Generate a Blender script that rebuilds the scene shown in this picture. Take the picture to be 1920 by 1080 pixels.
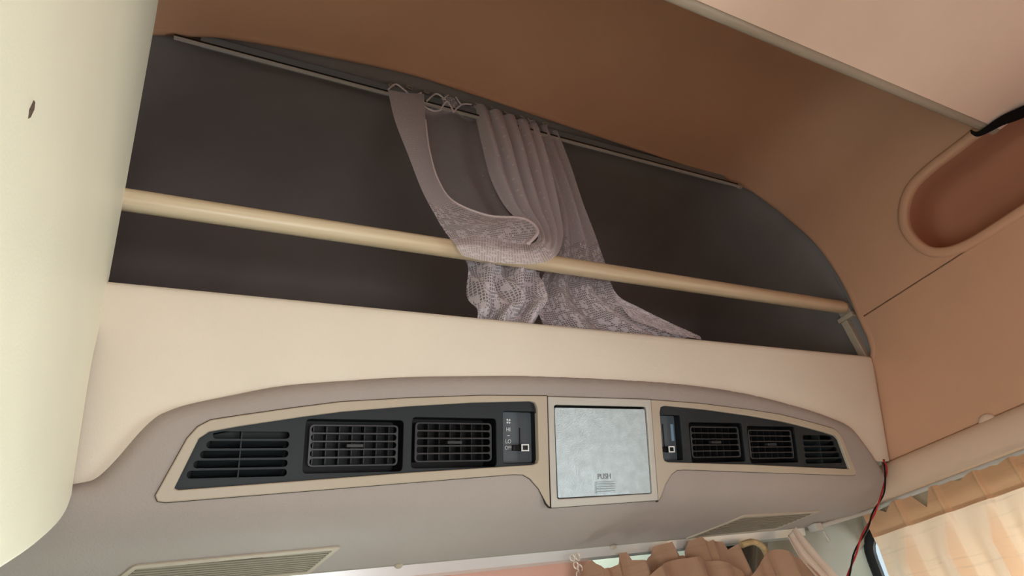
import bpy, bmesh, math, random
from mathutils import Vector, Matrix
from mathutils.geometry import delaunay_2d_cdt
random.seed(7)
for o in list(bpy.data.objects): bpy.data.objects.remove(o)
SC = bpy.context.scene
COL = SC.collection

# ------------------------------------------------------------------ camera
F = 1187.0
RX = Vector((0.8823, 0.1108, 0.4575)); RY = Vector((-0.4357, 0.5602, 0.7045)); RZ = Vector((-0.1782, -0.8209, 0.5426))
def ray(u, v):
    d = Vector((u-960, v-540, F)); return Vector((RX.dot(d), RY.dot(d), RZ.dot(d)))
def hit(u, v, n, d):
    r = ray(u, v); return r*(d/Vector(n).dot(r))
def atx(u, v, x): return hit(u, v, (1, 0, 0), x)
def aty(u, v, y): return hit(u, v, (0, 1, 0), y)
def atz(u, v, z): return hit(u, v, (0, 0, 1), z)
cam = bpy.data.cameras.new('camera'); camo = bpy.data.objects.new('camera', cam); COL.objects.link(camo)
# world axes of the camera: right, up, backward
cr = Vector((RX[0], RY[0], RZ[0])); cd = Vector((RX[1], RY[1], RZ[1])); cf = Vector((RX[2], RY[2], RZ[2]))
camo.matrix_world = Matrix(((cr[0], -cd[0], -cf[0], 0), (cr[1], -cd[1], -cf[1], 0), (cr[2], -cd[2], -cf[2], 0), (0, 0, 0, 1)))
cam.sensor_width = 36; cam.lens = 36*F/1920; cam.clip_start = 0.01; cam.clip_end = 100
SC.camera = camo

# ------------------------------------------------------------------ light
SC.view_settings.view_transform = 'Standard'; SC.view_settings.look = 'None'
SC.view_settings.gamma = 1; SC.view_settings.use_curve_mapping = False
SC.view_settings.exposure = 0.1
w = bpy.data.worlds.new('world'); SC.world = w; w.use_nodes = True
w.node_tree.nodes['Background'].inputs[0].default_value = (0.80, 0.90, 1.0, 1); w.node_tree.nodes['Background'].inputs[1].default_value = 1.0
def area(name, loc, aim, sx, sy, power, col):
    l = bpy.data.lights.new(name, 'AREA'); l.shape = 'RECTANGLE'; l.size = sx; l.size_y = sy; l.energy = power; l.color = col
    o = bpy.data.objects.new(name, l); COL.objects.link(o); o.location = loc
    o.rotation_euler = (Vector(aim)-Vector(loc)).to_track_quat('-Z', 'Y').to_euler(); return o
area('daylight_left_window', (-0.42, 0.22, -0.32), (1.0, 0.55, 0.25), 1.2, 0.75, 15, (0.95, 0.99, 1.0))
area('added_rear_fill', (0.25, -0.95, -0.50), (0.30, 1.0, 0.30), 0.8, 0.6, 18, (0.98, 0.98, 1.0))  # fill light added behind the camera, shining through the added rear opening
area('daylight_windshield', (0.25, 1.85, -0.40), (-0.05, 0.5, 0.5), 0.7, 0.8, 90, (0.90, 1.0, 0.92))
area('daylight_right_window', (2.30, 0.25, -0.35), (0.0, 0.50, 0.55), 1.7, 0.8, 88, (0.97, 1.0, 0.96))

# ------------------------------------------------------------------ materials
def lin(c):
    return tuple(((x/255)/12.92 if x/255 <= 0.04045 else ((x/255+0.055)/1.055)**2.4) for x in c)+(1,)
def mat(name, rgb, rough=0.55, spec=0.35, metal=0.0, bump=0.0, bscale=400, var=0.06, vscale=6, alpha=None):
    m = bpy.data.materials.new(name); m.use_nodes = True; nt = m.node_tree; N = nt.nodes; L = nt.links
    b = N['Principled BSDF']; b.inputs['Roughness'].default_value = rough; b.inputs['Metallic'].default_value = metal
    b.inputs['Specular IOR Level'].default_value = spec
    tc = N.new('ShaderNodeTexCoord')
    n = N.new('ShaderNodeTexNoise'); n.inputs['Scale'].default_value = vscale; n.inputs['Detail'].default_value = 3
    L.new(tc.outputs['Object'], n.inputs['Vector'])
    r = N.new('ShaderNodeValToRGB'); c = lin(rgb)
    r.color_ramp.elements[0].position = 0.3; r.color_ramp.elements[1].position = 0.7
    r.color_ramp.elements[0].color = tuple(x*(1-var) for x in c[:3])+(1,); r.color_ramp.elements[1].color = tuple(min(1, x*(1+var)) for x in c[:3])+(1,)
    L.new(n.outputs['Fac'], r.inputs['Fac']); L.new(r.outputs['Color'], b.inputs['Base Color'])
    if bump:
        n2 = N.new('ShaderNodeTexNoise'); n2.inputs['Scale'].default_value = bscale; n2.inputs['Detail'].default_value = 2
        L.new(tc.outputs['Object'], n2.inputs['Vector'])
        bp = N.new('ShaderNodeBump'); bp.inputs['Strength'].default_value = bump; bp.inputs['Distance'].default_value = 0.001
        L.new(n2.outputs['Fac'], bp.inputs['Height']); L.new(bp.outputs['Normal'], b.inputs['Normal'])
    return m
M = {}
M['cream'] = mat('cream_vinyl', (222, 211, 194), 0.5, 0.3, bump=0.35, bscale=330, var=0.03)
M['cream_soft'] = mat('tan_headliner', (200, 154, 123), 0.75, 0.2, bump=0.2, bscale=500, var=0.03)
M['pale'] = mat('pale_cream_panel', (236, 229, 208), 0.5, 0.3, bump=0.2, bscale=330, var=0.02)
M['panel'] = mat('pale_ceiling_panel', (246, 216, 196), 0.6, 0.25, bump=0.1, var=0.02)
M['lining'] = mat('loft_lining', (132, 124, 120), 0.9, 0.1, bump=0.3, bscale=600, var=0.10, vscale=3)
M['grey'] = mat('grey_grained_plastic', (160, 149, 142), 0.55, 0.35, bump=0.6, bscale=300, var=0.03)
M['taupe'] = mat('taupe_plastic', (176, 162, 143), 0.42, 0.4, bump=0.1, bscale=500, var=0.02)
M['silver'] = mat('silver_plastic', (182, 194, 199), 0.34, 0.5, metal=0.3, bump=0.8, bscale=420, var=0.10, vscale=55)
M['dark'] = mat('charcoal_plastic', (36, 40, 43), 0.5, 0.25, bump=0.15, var=0.04)
M['louvre'] = mat('louvre_plastic', (42, 43, 45), 0.4, 0.45, var=0.03)
M['black'] = mat('black_plastic', (16, 16, 17), 0.5, 0.3, var=0.05)
M['plate'] = mat('control_plate', (80, 88, 94), 0.35, 0.5, var=0.03)
M['chrome'] = mat('bright_trim', (225, 226, 224), 0.25, 0.6, metal=0.0, var=0.02)
M['framegrey'] = mat('pale_grey_frame', (184, 178, 168), 0.4, 0.4, bump=0.1, bscale=500, var=0.02)
M['pocket'] = mat('pocket_shade_russet', (172, 118, 92), 0.85, 0.1, bump=0.3, bscale=500, var=0.05)  # darker tone painted in for the shade inside the deep recess
M['vane'] = mat('vane_plastic', (30, 30, 31), 0.4, 0.4, var=0.03)
M['gap'] = mat('dark_joint', (62, 54, 48), 0.8, 0.1, var=0.05)
M['letter'] = mat('emboss_shade_grey', (128, 132, 132), 0.4, 0.4, var=0.02)  # silver letters darkened to stand in for their emboss shading
M['roll'] = mat('tan_roll_vinyl', (212, 182, 156), 0.6, 0.25, bump=0.2, var=0.03)
M['slat'] = mat('grille_slat_plastic', (132, 122, 106), 0.5, 0.3, var=0.04)
M['scuff'] = mat('scuffed_plug', (96, 82, 70), 0.8, 0.1, var=0.2, vscale=200)
M['white'] = mat('white_print', (225, 228, 228), 0.6, 0.2, var=0.01)
M['alu'] = mat('aluminium_strip', (222, 224, 222), 0.3, 0.5, metal=0.5, var=0.03)
M['railgrey'] = mat('grey_rail', (186, 182, 174), 0.4, 0.4, var=0.05)
M['backstrip'] = mat('blue_grey_strip', (134, 137, 138), 0.6, 0.3, var=0.05)
M['strap'] = mat('black_webbing', (22, 20, 22), 0.8, 0.15, bump=0.8, bscale=900, var=0.1)
M['coral'] = mat('coral_bounce', (184, 118, 104), 0.85, 0.1, bump=0.3, bscale=200, var=0.06)  # made-up colour of the unseen rear wall, for its red bounce
M['carpet'] = mat('cab_carpet', (120, 104, 98), 0.9, 0.1, bump=0.5, bscale=300)
M['visor'] = mat('rose_visor', (214, 168, 150), 0.7, 0.2, var=0.03)
M['pillar'] = mat('pillar_plastic', (150, 146, 132), 0.6, 0.3, bump=0.2, var=0.05)
M['red'] = mat('red_wire', (170, 40, 45), 0.4, 0.4, var=0.03)
M['satin'] = mat('satin_ribbon', (205, 190, 175), 0.25, 0.6, var=0.05)
M['rubber'] = mat('black_rubber', (18, 18, 19), 0.6, 0.3, var=0.05)
M['rope'] = mat('gold_braid', (176, 150, 110), 0.8, 0.2, bump=1, bscale=250, var=0.2, vscale=60)

def wood():
    m = mat('pale_wood', (224, 200, 158), 0.33, 0.5, var=0.05)
    nt = m.node_tree; r = nt.nodes['Color Ramp']; n = nt.nodes['Noise Texture']
    mp = nt.nodes.new('ShaderNodeMapping'); mp.inputs['Scale'].default_value = (2.2, 60, 60)
    tc = nt.nodes['Texture Coordinate']
    nt.links.new(tc.outputs['Object'], mp.inputs['Vector']); nt.links.new(mp.outputs['Vector'], n.inputs['Vector'])
    n.inputs['Scale'].default_value = 1.0
    r.color_ramp.elements[0].color = lin((204, 180, 144)); r.color_ramp.elements[1].color = lin((226, 210, 180))
    return m
M['wood'] = wood()

def fabric(name, rgb, trans, weave=700, slub=90):
    m = bpy.data.materials.new(name); m.use_nodes = True; nt = m.node_tree; N = nt.nodes; L = nt.links
    b = N['Principled BSDF']; b.inputs['Roughness'].default_value = 0.8; b.inputs['Specular IOR Level'].default_value = 0.2
    b.inputs['Sheen Weight'].default_value = 0.15
    tc = N.new('ShaderNodeTexCoord'); mp = N.new('ShaderNodeMapping'); mp.inputs['Scale'].default_value = (6, 6, slub)
    n = N.new('ShaderNodeTexNoise'); n.inputs['Scale'].default_value = 1.0; n.inputs['Detail'].default_value = 4
    L.new(tc.outputs['Object'], mp.inputs['Vector']); L.new(mp.outputs['Vector'], n.inputs['Vector'])
    r = N.new('ShaderNodeValToRGB'); c = lin(rgb)
    r.color_ramp.elements[0].position = 0.28; r.color_ramp.elements[0].color = tuple(x*0.86 for x in c[:3])+(1,)
    r.color_ramp.elements[1].position = 0.42; r.color_ramp.elements[1].color = c
    L.new(n.outputs['Fac'], r.inputs['Fac']); L.new(r.outputs['Color'], b.inputs['Base Color'])
    n2 = N.new('ShaderNodeTexNoise'); n2.inputs['Scale'].default_value = weave; L.new(tc.outputs['Object'], n2.inputs['Vector'])
    ad = N.new('ShaderNodeMath'); ad.operation = 'ADD'; L.new(n.outputs['Fac'], ad.inputs[0]); L.new(n2.outputs['Fac'], ad.inputs[1])
    bp = N.new('ShaderNodeBump'); bp.inputs['Strength'].default_value = 0.5; bp.inputs['Distance'].default_value = 0.002
    L.new(ad.outputs[0], bp.inputs['Height']); L.new(bp.outputs['Normal'], b.inputs['Normal'])
    if trans:
        t = N.new('ShaderNodeBsdfTranslucent'); L.new(r.outputs['Color'], t.inputs['Color'])
        mx = N.new('ShaderNodeMixShader'); mx.inputs[0].default_value = trans
        L.new(b.outputs[0], mx.inputs[1]); L.new(t.outputs[0], mx.inputs[2]); L.new(mx.outputs[0], N['Material Output'].inputs[0])
    return m
M['curtain'] = fabric('cream_curtain_cloth', (244, 217, 189), 0.13)
M['tape'] = fabric('tan_curtain_tape', (200, 156, 118), 0.12)
M['tan'] = fabric('brown_curtain_cloth', (166, 130, 104), 0.15)

def glass():
    m = bpy.data.materials.new('window_glass'); m.use_nodes = True; nt = m.node_tree; N = nt.nodes; L = nt.links
    g = N.new('ShaderNodeBsdfGlossy'); g.inputs['Roughness'].default_value = 0.03
    t = N.new('ShaderNodeBsdfTransparent'); t.inputs['Color'].default_value = (0.93, 0.97, 0.97, 1)
    n = N.new('ShaderNodeTexNoise'); n.inputs['Scale'].default_value = 3
    mx = N.new('ShaderNodeMixShader'); fr = N.new('ShaderNodeFresnel'); fr.inputs['IOR'].default_value = 1.45
    L.new(fr.outputs[0], mx.inputs[0]); L.new(t.outputs[0], mx.inputs[1]); L.new(g.outputs[0], mx.inputs[2])
    L.new(mx.outputs[0], N['Material Output'].inputs[0]); return m
M['glass'] = glass()

def lace():
    m = bpy.data.materials.new('white_lace'); m.use_nodes = True; nt = m.node_tree; N = nt.nodes; L = nt.links
    for n in list(N):
        if n.type != 'OUTPUT_MATERIAL': N.remove(n)
    uv = N.new('ShaderNodeUVMap'); uv.uv_map = 'uv'
    at = N.new('ShaderNodeAttribute'); at.attribute_name = 'motif'
    def math_(op, a, b=None, clamp=False):
        x = N.new('ShaderNodeMath'); x.operation = op; x.use_clamp = clamp
        for i, q in enumerate((a, b)):
            if q is None: continue
            if isinstance(q, (int, float)): x.inputs[i].default_value = q
            else: L.new(q, x.inputs[i])
        return x.outputs[0]
    # open net: fine horizontal ribs
    wv = N.new('ShaderNodeTexWave'); wv.wave_type = 'BANDS'; wv.bands_direction = 'Y'; wv.inputs['Scale'].default_value = 120
    wv.inputs['Distortion'].default_value = 0.4; L.new(uv.outputs[0], wv.inputs['Vector'])
    # hexagonal holes of the motif ground
    vo = N.new('ShaderNodeTexVoronoi'); vo.voronoi_dimensions = '2D'; vo.feature = 'DISTANCE_TO_EDGE'; vo.inputs['Scale'].default_value = 150; vo.inputs['Randomness'].default_value = 0.25
    L.new(uv.outputs[0], vo.inputs['Vector'])
    hexm = math_('LESS_THAN', vo.outputs['Distance'], 0.15)
    # flowers: clustered petals
    fl = N.new('ShaderNodeTexVoronoi'); fl.voronoi_dimensions = '2D'; fl.inputs['Scale'].default_value = 27; fl.inputs['Randomness'].default_value = 0.6
    L.new(uv.outputs[0], fl.inputs['Vector'])
    pet = N.new('ShaderNodeTexVoronoi'); pet.voronoi_dimensions = '2D'; pet.inputs['Scale'].default_value = 75; L.new(uv.outputs[0], pet.inputs['Vector'])
    pmask = math_('LESS_THAN', pet.outputs['Distance'], 0.43)
    fmask = math_('MULTIPLY', math_('LESS_THAN', fl.outputs['Distance'], 0.42), pmask)
    # scattered sprigs
    sp = N.new('ShaderNodeTexVoronoi'); sp.voronoi_dimensions = '2D'; sp.inputs['Scale'].default_value = 26; sp.inputs['Randomness'].default_value = 0.45; L.new(uv.outputs[0], sp.inputs['Vector'])
    spr = math_('LESS_THAN', sp.outputs['Distance'], 0.085)
    net = math_('ADD', math_('MULTIPLY', wv.outputs['Fac'], 0.5), 0.42)
    ground = math_('ADD', math_('MULTIPLY', hexm, 0.62), 0.26)
    ground = math_('MAXIMUM', ground, math_('MULTIPLY', fmask, 0.95))
    n = N.new('ShaderNodeTexNoise'); n.inputs['Scale'].default_value = 18; L.new(uv.outputs[0], n.inputs['Vector'])
    sel = math_('GREATER_THAN', math_('ADD', at.outputs['Fac'], math_('MULTIPLY', math_('SUBTRACT', n.outputs['Fac'], 0.5), 0.5)), 0.5)
    mixn = N.new('ShaderNodeMix'); mixn.data_type = 'FLOAT'; L.new(sel, mixn.inputs[0]); L.new(math_('MAXIMUM', net, math_('MULTIPLY', spr, 0.8)), mixn.inputs[2]); L.new(ground, mixn.inputs[3])
    wa = N.new('ShaderNodeAttribute'); wa.attribute_name = 'weight'; fin = math_('MULTIPLY', mixn.outputs[0], wa.outputs['Fac'], True)
    d = N.new('ShaderNodeBsdfDiffuse'); d.inputs['Color'].default_value = lin((232, 224, 230))
    t = N.new('ShaderNodeBsdfTranslucent'); t.inputs['Color'].default_value = lin((232, 224, 230))
    mx0 = N.new('ShaderNodeMixShader'); mx0.inputs[0].default_value = 0.35; L.new(d.outputs[0], mx0.inputs[1]); L.new(t.outputs[0], mx0.inputs[2])
    tr = N.new('ShaderNodeBsdfTransparent'); mx = N.new('ShaderNodeMixShader')
    L.new(fin, mx.inputs[0]); L.new(tr.outputs[0], mx.inputs[1]); L.new(mx0.outputs[0], mx.inputs[2])
    L.new(mx.outputs[0], N['Material Output'].inputs[0]); return m
M['lace'] = lace()
M['lacecord'] = mat('lace_cord', (228, 216, 218), 0.8, 0.2, bump=1.0, bscale=500, var=0.05)

# ------------------------------------------------------------------ object helpers
def tag(o, label=None, cat=None, group=None, kind=None):
    if label: o['label'] = label
    if cat: o['category'] = cat
    if group: o['group'] = group
    if kind: o['kind'] = kind
    return o
def link(name, me, material, parent=None):
    o = bpy.data.objects.new(name, me); COL.objects.link(o)
    if material and not me.materials: me.materials.append(material)
    if parent is not None: o.parent = parent; o.matrix_parent_inverse = Matrix.Translation(parent_loc(parent)).inverted()
    return o
def parent_loc(p):
    v = Vector(p.location)
    while p.parent is not None: p = p.parent; v = v+Vector(p.location) if False else v
    return v
def empty(name, loc=(0, 0, 0)):
    o = bpy.data.objects.new(name, None); COL.objects.link(o); o.location = loc; o.empty_display_size = 0.05; return o
def mesh(name, verts, faces, smooth=30):
    me = bpy.data.meshes.new(name); me.from_pydata([tuple(v) for v in verts], [], faces); me.update()
    bm = bmesh.new(); bm.from_mesh(me); bmesh.ops.recalc_face_normals(bm, faces=bm.faces); bm.to_mesh(me); bm.free()
    if smooth:
        me.shade_smooth(); me.set_sharp_from_angle(angle=math.radians(smooth))
    return me
def bevel(o, wd=0.0015, seg=2, ang=40):
    b = o.modifiers.new('bevel', 'BEVEL'); b.width = wd; b.segments = seg; b.limit_method = 'ANGLE'; b.angle_limit = math.radians(ang); b.harden_normals = False
    return o
def inside(p, poly):
    x, y = p; c = False; n = len(poly); j = n-1
    for i in range(n):
        xi, yi = poly[i]; xj, yj = poly[j]
        if (yi > y) != (yj > y) and x < (xj-xi)*(y-yi)/(yj-yi)+xi: c = not c
        j = i
    return c
def segd(p, a, b):
    ax, ay = a; bx, by = b; dx, dy = bx-ax, by-ay; L2 = dx*dx+dy*dy
    t = 0 if L2 == 0 else max(0, min(1, ((p[0]-ax)*dx+(p[1]-ay)*dy)/L2))
    return math.hypot(p[0]-ax-t*dx, p[1]-ay-t*dy)
def polyd(p, pts): return min(segd(p, a, b) for a, b in zip(pts, pts[1:]))
def smooth_closed(pts, n=4):
    out = []; N_ = len(pts)
    for i in range(N_):
        p0, p1, p2, p3 = pts[i-1], pts[i], pts[(i+1) % N_], pts[(i+2) % N_]
        for k in range(n):
            t = k/n; out.append(tuple(0.5*(2*b+(c-a)*t+(2*a-5*b+4*c-d)*t*t+(3*b-a-3*c+d)*t**3) for a, b, c, d in zip(p0, p1, p2, p3)))
    return out
def crom(pts, n=6):
    out = []; N_ = len(pts)
    for i in range(N_-1):
        p0 = pts[max(i-1, 0)]; p1 = pts[i]; p2 = pts[i+1]; p3 = pts[min(i+2, N_-1)]
        for k in range(n):
            t = k/n; out.append(tuple(0.5*(2*b+(c-a)*t+(2*a-5*b+4*c-d)*t*t+(3*b-a-3*c+d)*t**3) for a, b, c, d in zip(p0, p1, p2, p3)))
    out.append(tuple(pts[-1])); return out
def rounded(pts, rad, n=4):
    """round the corners of a closed 2D polygon; rad is one radius or a list"""
    out = []; N_ = len(pts)
    for i in range(N_):
        r = rad[i] if isinstance(rad, (list, tuple)) else rad
        p = Vector(pts[i]); a = Vector(pts[i-1])-p; b = Vector(pts[(i+1) % N_])-p
        if r <= 0: out.append(tuple(p)); continue
        r = min(r, a.length*0.49, b.length*0.49); A = p+a.normalized()*r; B = p+b.normalized()*r
        for k in range(n+1):
            t = k/n; out.append(tuple((1-t)**2*A+2*t*(1-t)*p+t*t*B))
    return out
def offset_poly(pts, d):
    """grow (d>0) a closed polygon"""
    ar = sum(a[0]*b[1]-b[0]*a[1] for a, b in zip(pts, pts[1:]+pts[:1])); s = 1 if ar > 0 else -1; out = []; n = len(pts)
    for i in range(n):
        p0, p1, p2 = Vector(pts[i-1]), Vector(pts[i]), Vector(pts[(i+1) % n])
        e1 = p1-p0; e2 = p2-p1
        if e1.length < 1e-9 or e2.length < 1e-9: out.append(tuple(p1)); continue
        n1 = Vector((e1.y, -e1.x)).normalized()*s; n2 = Vector((e2.y, -e2.x)).normalized()*s
        m = n1+n2
        m = n1 if m.length < 1e-6 else m.normalized()
        c = max(0.4, m.dot(n1)); out.append(tuple(p1+m*(d/c)))
    return out
def cdt(outer, holes, step, mapf, thick, extra=(), back=True):
    """a sheet with holes: 2D outlines triangulated, mapped to 3D by mapf(p, off) and given a thickness"""
    pts = []; edges = []
    for loop in [outer]+list(holes):
        s = len(pts); pts += [Vector(p) for p in loop]; n = len(loop)
        edges += [(s+i, s+(i+1) % n) for i in range(n)]
    loops = [list(outer)+[outer[0]]]+[list(h)+[h[0]] for h in holes]
    def ok(p, mg): return inside(p, outer) and not any(inside(p, h) for h in holes) and min(polyd(p, l) for l in loops) > mg
    if step:
        x0 = min(p[0] for p in outer); x1 = max(p[0] for p in outer); y0 = min(p[1] for p in outer); y1 = max(p[1] for p in outer)
        sx, sy = step if isinstance(step, tuple) else (step, step)
        nx = int((x1-x0)/sx); ny = int((y1-y0)/sy)
        for i in range(1, nx+1):
            for j in range(1, ny+1):
                p = (x0+i*sx, y0+j*sy)
                if ok(p, min(sx, sy)*0.35): pts.append(Vector(p))
    for p in extra:
        if ok(p, 1e-4): pts.append(Vector(p))
    r = delaunay_2d_cdt(pts, edges, [], 0, 1e-7)
    V2 = [tuple(v) for v in r[0]]; tris = []
    for f in r[2]:
        c = (sum(V2[i][0] for i in f)/3, sum(V2[i][1] for i in f)/3)
        if inside(c, outer) and not any(inside(c, h) for h in holes): tris.append(tuple(f))
    used = sorted({i for f in tris for i in f}); rm = {a: b for b, a in enumerate(used)}
    V2 = [V2[i] for i in used]; tris = [tuple(rm[i] for i in f) for f in tris]; n = len(V2)
    V = [mapf(p, 0.0) for p in V2]; Fc = list(tris)
    if thick:
        V += [mapf(p, -thick) for p in V2]
        cnt = {}
        for f in tris:
            for a, b in zip(f, f[1:]+f[:1]): cnt[(min(a, b), max(a, b))] = cnt.get((min(a, b), max(a, b)), [])+[(a, b)]
        if back: Fc += [tuple(i+n for i in f[::-1]) for f in tris]
        for e in cnt.values():
            if len(e) == 1: a, b = e[0]; Fc.append((b, a, a+n, b+n))
    return V, Fc
def tube(path, rad, seg=10, cap=True):
    P = [Vector(p) for p in path]; V = []; Fc = []; n = len(P); up = Vector((0, 0, 1)); prev = None
    for i, p in enumerate(P):
        t = (P[min(i+1, n-1)]-P[max(i-1, 0)]).normalized()
        if prev is None:
            a = t.cross(up if abs(t.z) < 0.9 else Vector((1, 0, 0))).normalized()
        else: a = (prev-t*prev.dot(t)).normalized()
        prev = a; b = t.cross(a); r = rad[i] if isinstance(rad, (list, tuple)) else rad
        for k in range(seg):
            q = 2*math.pi*k/seg; V.append(p+(a*math.cos(q)+b*math.sin(q))*r)
    for i in range(n-1):
        for k in range(seg): k2 = (k+1) % seg; Fc.append((i*seg+k, i*seg+k2, (i+1)*seg+k2, (i+1)*seg+k))
    if cap: Fc += [tuple(range(seg))[::-1], tuple((n-1)*seg+k for k in range(seg))]
    return V, Fc
def boxv(mapf, x0, x1, z0, z1, o0, o1):
    V = [mapf((x, z), o) for o in (o0, o1) for z in (z0, z1) for x in (x0, x1)]
    return V, [(0, 1, 3, 2), (4, 6, 7, 5), (0, 4, 5, 1), (2, 3, 7, 6), (0, 2, 6, 4), (1, 5, 7, 3)]
def prof_x(profile, x0, x1, nx=2, closed=False):
    """a YZ profile swept along X"""
    V = []; Fc = []; n = len(profile)
    for i in range(nx):
        x = x0+(x1-x0)*i/(nx-1); V += [(x, p[0], p[1]) for p in profile]
    for i in range(nx-1):
        for k in range(n if closed else n-1): k2 = (k+1) % n; Fc.append((i*n+k, i*n+k2, (i+1)*n+k2, (i+1)*n+k))
    if closed: Fc += [tuple(range(n)), tuple((nx-1)*n+k for k in range(n))[::-1]]
    return V, Fc
def join(parts):
    V = []; Fc = []
    for v, f in parts: s = len(V); V += list(v); Fc += [tuple(i+s for i in q) for q in f]
    return V, Fc
def wbox(x0, x1, y0, y1, z0, z1):
    return boxv(lambda p, o: Vector((p[0], o, p[1])), x0, x1, z0, z1, y0, y1)

XR = 1.875; XL = -0.21; ZTOP = 1.46
# ------------------------------------------------------------------ dome ceiling with the upper side walls
FR = 0.20
cross = [(XR, 0.8035), (XR, 1.0), (XR, 1.12), (XR, ZTOP-FR)]
cross += [(XR-FR+FR*math.cos(a), ZTOP-FR+FR*math.sin(a)) for a in [math.radians(q) for q in range(10, 91, 10)]]
cross += [(1.3, ZTOP), (0.8, ZTOP), (0.3, ZTOP)]
cross += [(XL+FR+FR*math.cos(a), ZTOP-FR+FR*math.sin(a)) for a in [math.radians(q) for q in range(90, 181, 10)]]
cross += [(XL, 1.0), (XL, 0.6)]
cs = [0.0]
for a, b in zip(cross, cross[1:]): cs.append(cs[-1]+math.hypot(b[0]-a[0], b[1]-a[1]))
def cross_at(s, off=0.0):
    s = max(0, min(cs[-1]-1e-6, s))
    for i in range(len(cs)-1):
        if cs[i] <= s <= cs[i+1]:
            t = (s-cs[i])/(cs[i+1]-cs[i]); a = Vector(cross[i]); b = Vector(cross[i+1]); p = a.lerp(b, t)
            # blended normal towards the cab
            def nr(j):
                a_ = Vector(cross[max(j-1, 0)]); b_ = Vector(cross[min(j+1, len(cross)-1)]); d = (b_-a_).normalized(); return Vector((-d.y, d.x))
            nn = nr(i).lerp(nr(i+1), t).normalized(); return p+nn*off
def dome_hit(u, v):
    r = ray(u, v)
    for i in range(len(cross)-1):
        a, b = cross[i], cross[i+1]; fa = a[0]*r.z-a[1]*r.x; fb = b[0]*r.z-b[1]*r.x
        if fa*fb <= 0 and fa != fb:
            t = fa/(fa-fb); x = a[0]+(b[0]-a[0])*t; z = a[1]+(b[1]-a[1])*t
            k = (x*r.x+z*r.z)/(r.x*r.x+r.z*r.z)
            if k > 0: return cs[i]+t*(cs[i+1]-cs[i]), k*r.y
    return None
edge_px = crom([(1645, 672), (1622, 625), (1600, 565), (1570, 508), (1530, 453), (1480, 408), (1430, 370), (1390, 347), (1250, 296), (1100, 246), (900, 178), (760, 134), (600, 100), (480, 77), (400, 66), (345, 66)], 5)
es = sorted([h for h in (dome_hit(*p) for p in edge_px) if h])
es = [(0.0, es[0][1])]+[e for e in es if e[0] > 0.002]
es.append((es[-1][0]+0.25, es[-1][1]-0.02)); es.append((cs[-1], es[-1][1]-0.02))
def yedge(s):
    for a, b in zip(es, es[1:]):
        if a[0] <= s <= b[0]: return a[1]+(b[1]-a[1])*(s-a[0])/max(1e-6, b[0]-a[0])
    return es[-1][1]
def dome_map(p, off):
    q = cross_at(p[1], off); return Vector((q.x, p[0], q.y))
# the pocket outline on the right upper wall (y, s); s = z - 0.806 there
pin = [tuple(atx(u, v, XR))[1:] for u, v in [(1800, 282), (1750, 320), (1715, 355), (1702, 395), (1708, 430), (1735, 458), (1765, 465), (1800, 456), (1850, 428)]]
pin = [(0.30, 1.055)]+pin+[(0.30, 0.823)]
pin = crom(pin, 4)+[(0.12+0.116*math.cos(a)*-1, 0.939-0.116*math.sin(a)) for a in [math.radians(q) for q in range(90, -91, -15)] if False]
back_arc = [(0.30-0.116*math.sin(math.radians(q)), 0.939-0.116*math.cos(math.radians(q))) for q in range(15, 180, 15)]
pocket = pin+back_arc
hole = [(y, z-0.8035) for y, z in pocket]
s_list = [cs[-1]*i/140 for i in range(141)]
YB = -0.75
outer = [(yedge(s), s) for s in s_list]+[(YB, s) for s in reversed(s_list[::10])]
gridpts = []
for i in range(1, 140):
    s = s_list[i]
    for q in range(1, 10): gridpts.append((YB+(yedge(s)-YB)*q/10, s))
V, Fc = cdt(outer, [hole], None, dome_map, 0.004, extra=gridpts)
ceil = tag(link('ceiling', mesh('ceiling', V, Fc, 40), M['cream_soft']), 'brown-shaded domed headliner curving over the overhead alcove', kind='structure')
# rolled lip along the alcove opening
V = []; Fc = []; prof = [(-0.012, 0.0), (-0.006, 0.001), (0.002, 0.0005), (0.008, -0.002), (0.011, -0.008), (0.012, -0.024)]
for s in s_list:
    for dy, off in prof: q = cross_at(s, off); V.append((q.x, yedge(s)+dy, q.y))
n = len(prof)
for i in range(len(s_list)-1):
    for k in range(n-1): Fc.append((i*n+k, i*n+k+1, (i+1)*n+k+1, (i+1)*n+k))
link('opening_lip', mesh('opening_lip', V, Fc, 60), M['cream_soft'], ceil)
# pocket bowl and rim
def ring_loft(rings, cap=True):
    V = []; Fc = []; n = len(rings[0])
    for r in rings: V += r
    for i in range(len(rings)-1):
        for k in range(n): k2 = (k+1) % n; Fc.append((i*n+k, i*n+k2, (i+1)*n+k2, (i+1)*n+k))
    if cap: Fc.append(tuple((len(rings)-1)*n+k for k in range(n)))
    return V, Fc
def pk(g, x): return [(x, y, z) for y, z in offset_poly(pocket, g)]
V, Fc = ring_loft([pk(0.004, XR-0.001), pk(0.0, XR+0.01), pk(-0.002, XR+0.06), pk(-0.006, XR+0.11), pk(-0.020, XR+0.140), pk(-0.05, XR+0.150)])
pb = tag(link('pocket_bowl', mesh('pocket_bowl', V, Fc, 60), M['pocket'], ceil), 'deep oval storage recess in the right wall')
V, Fc = ring_loft([pk(0.0, XR+0.012), pk(-0.001, XR-0.004), pk(0.006, XR-0.010), pk(0.018, XR-0.010), pk(0.026, XR-0.007), pk(0.028, XR+0.001)], False)
tag(link('pocket_rim', mesh('pocket_rim', V, Fc, 60), M['cream_soft'], ceil), 'raised rounded rim around the oval recess')

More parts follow.
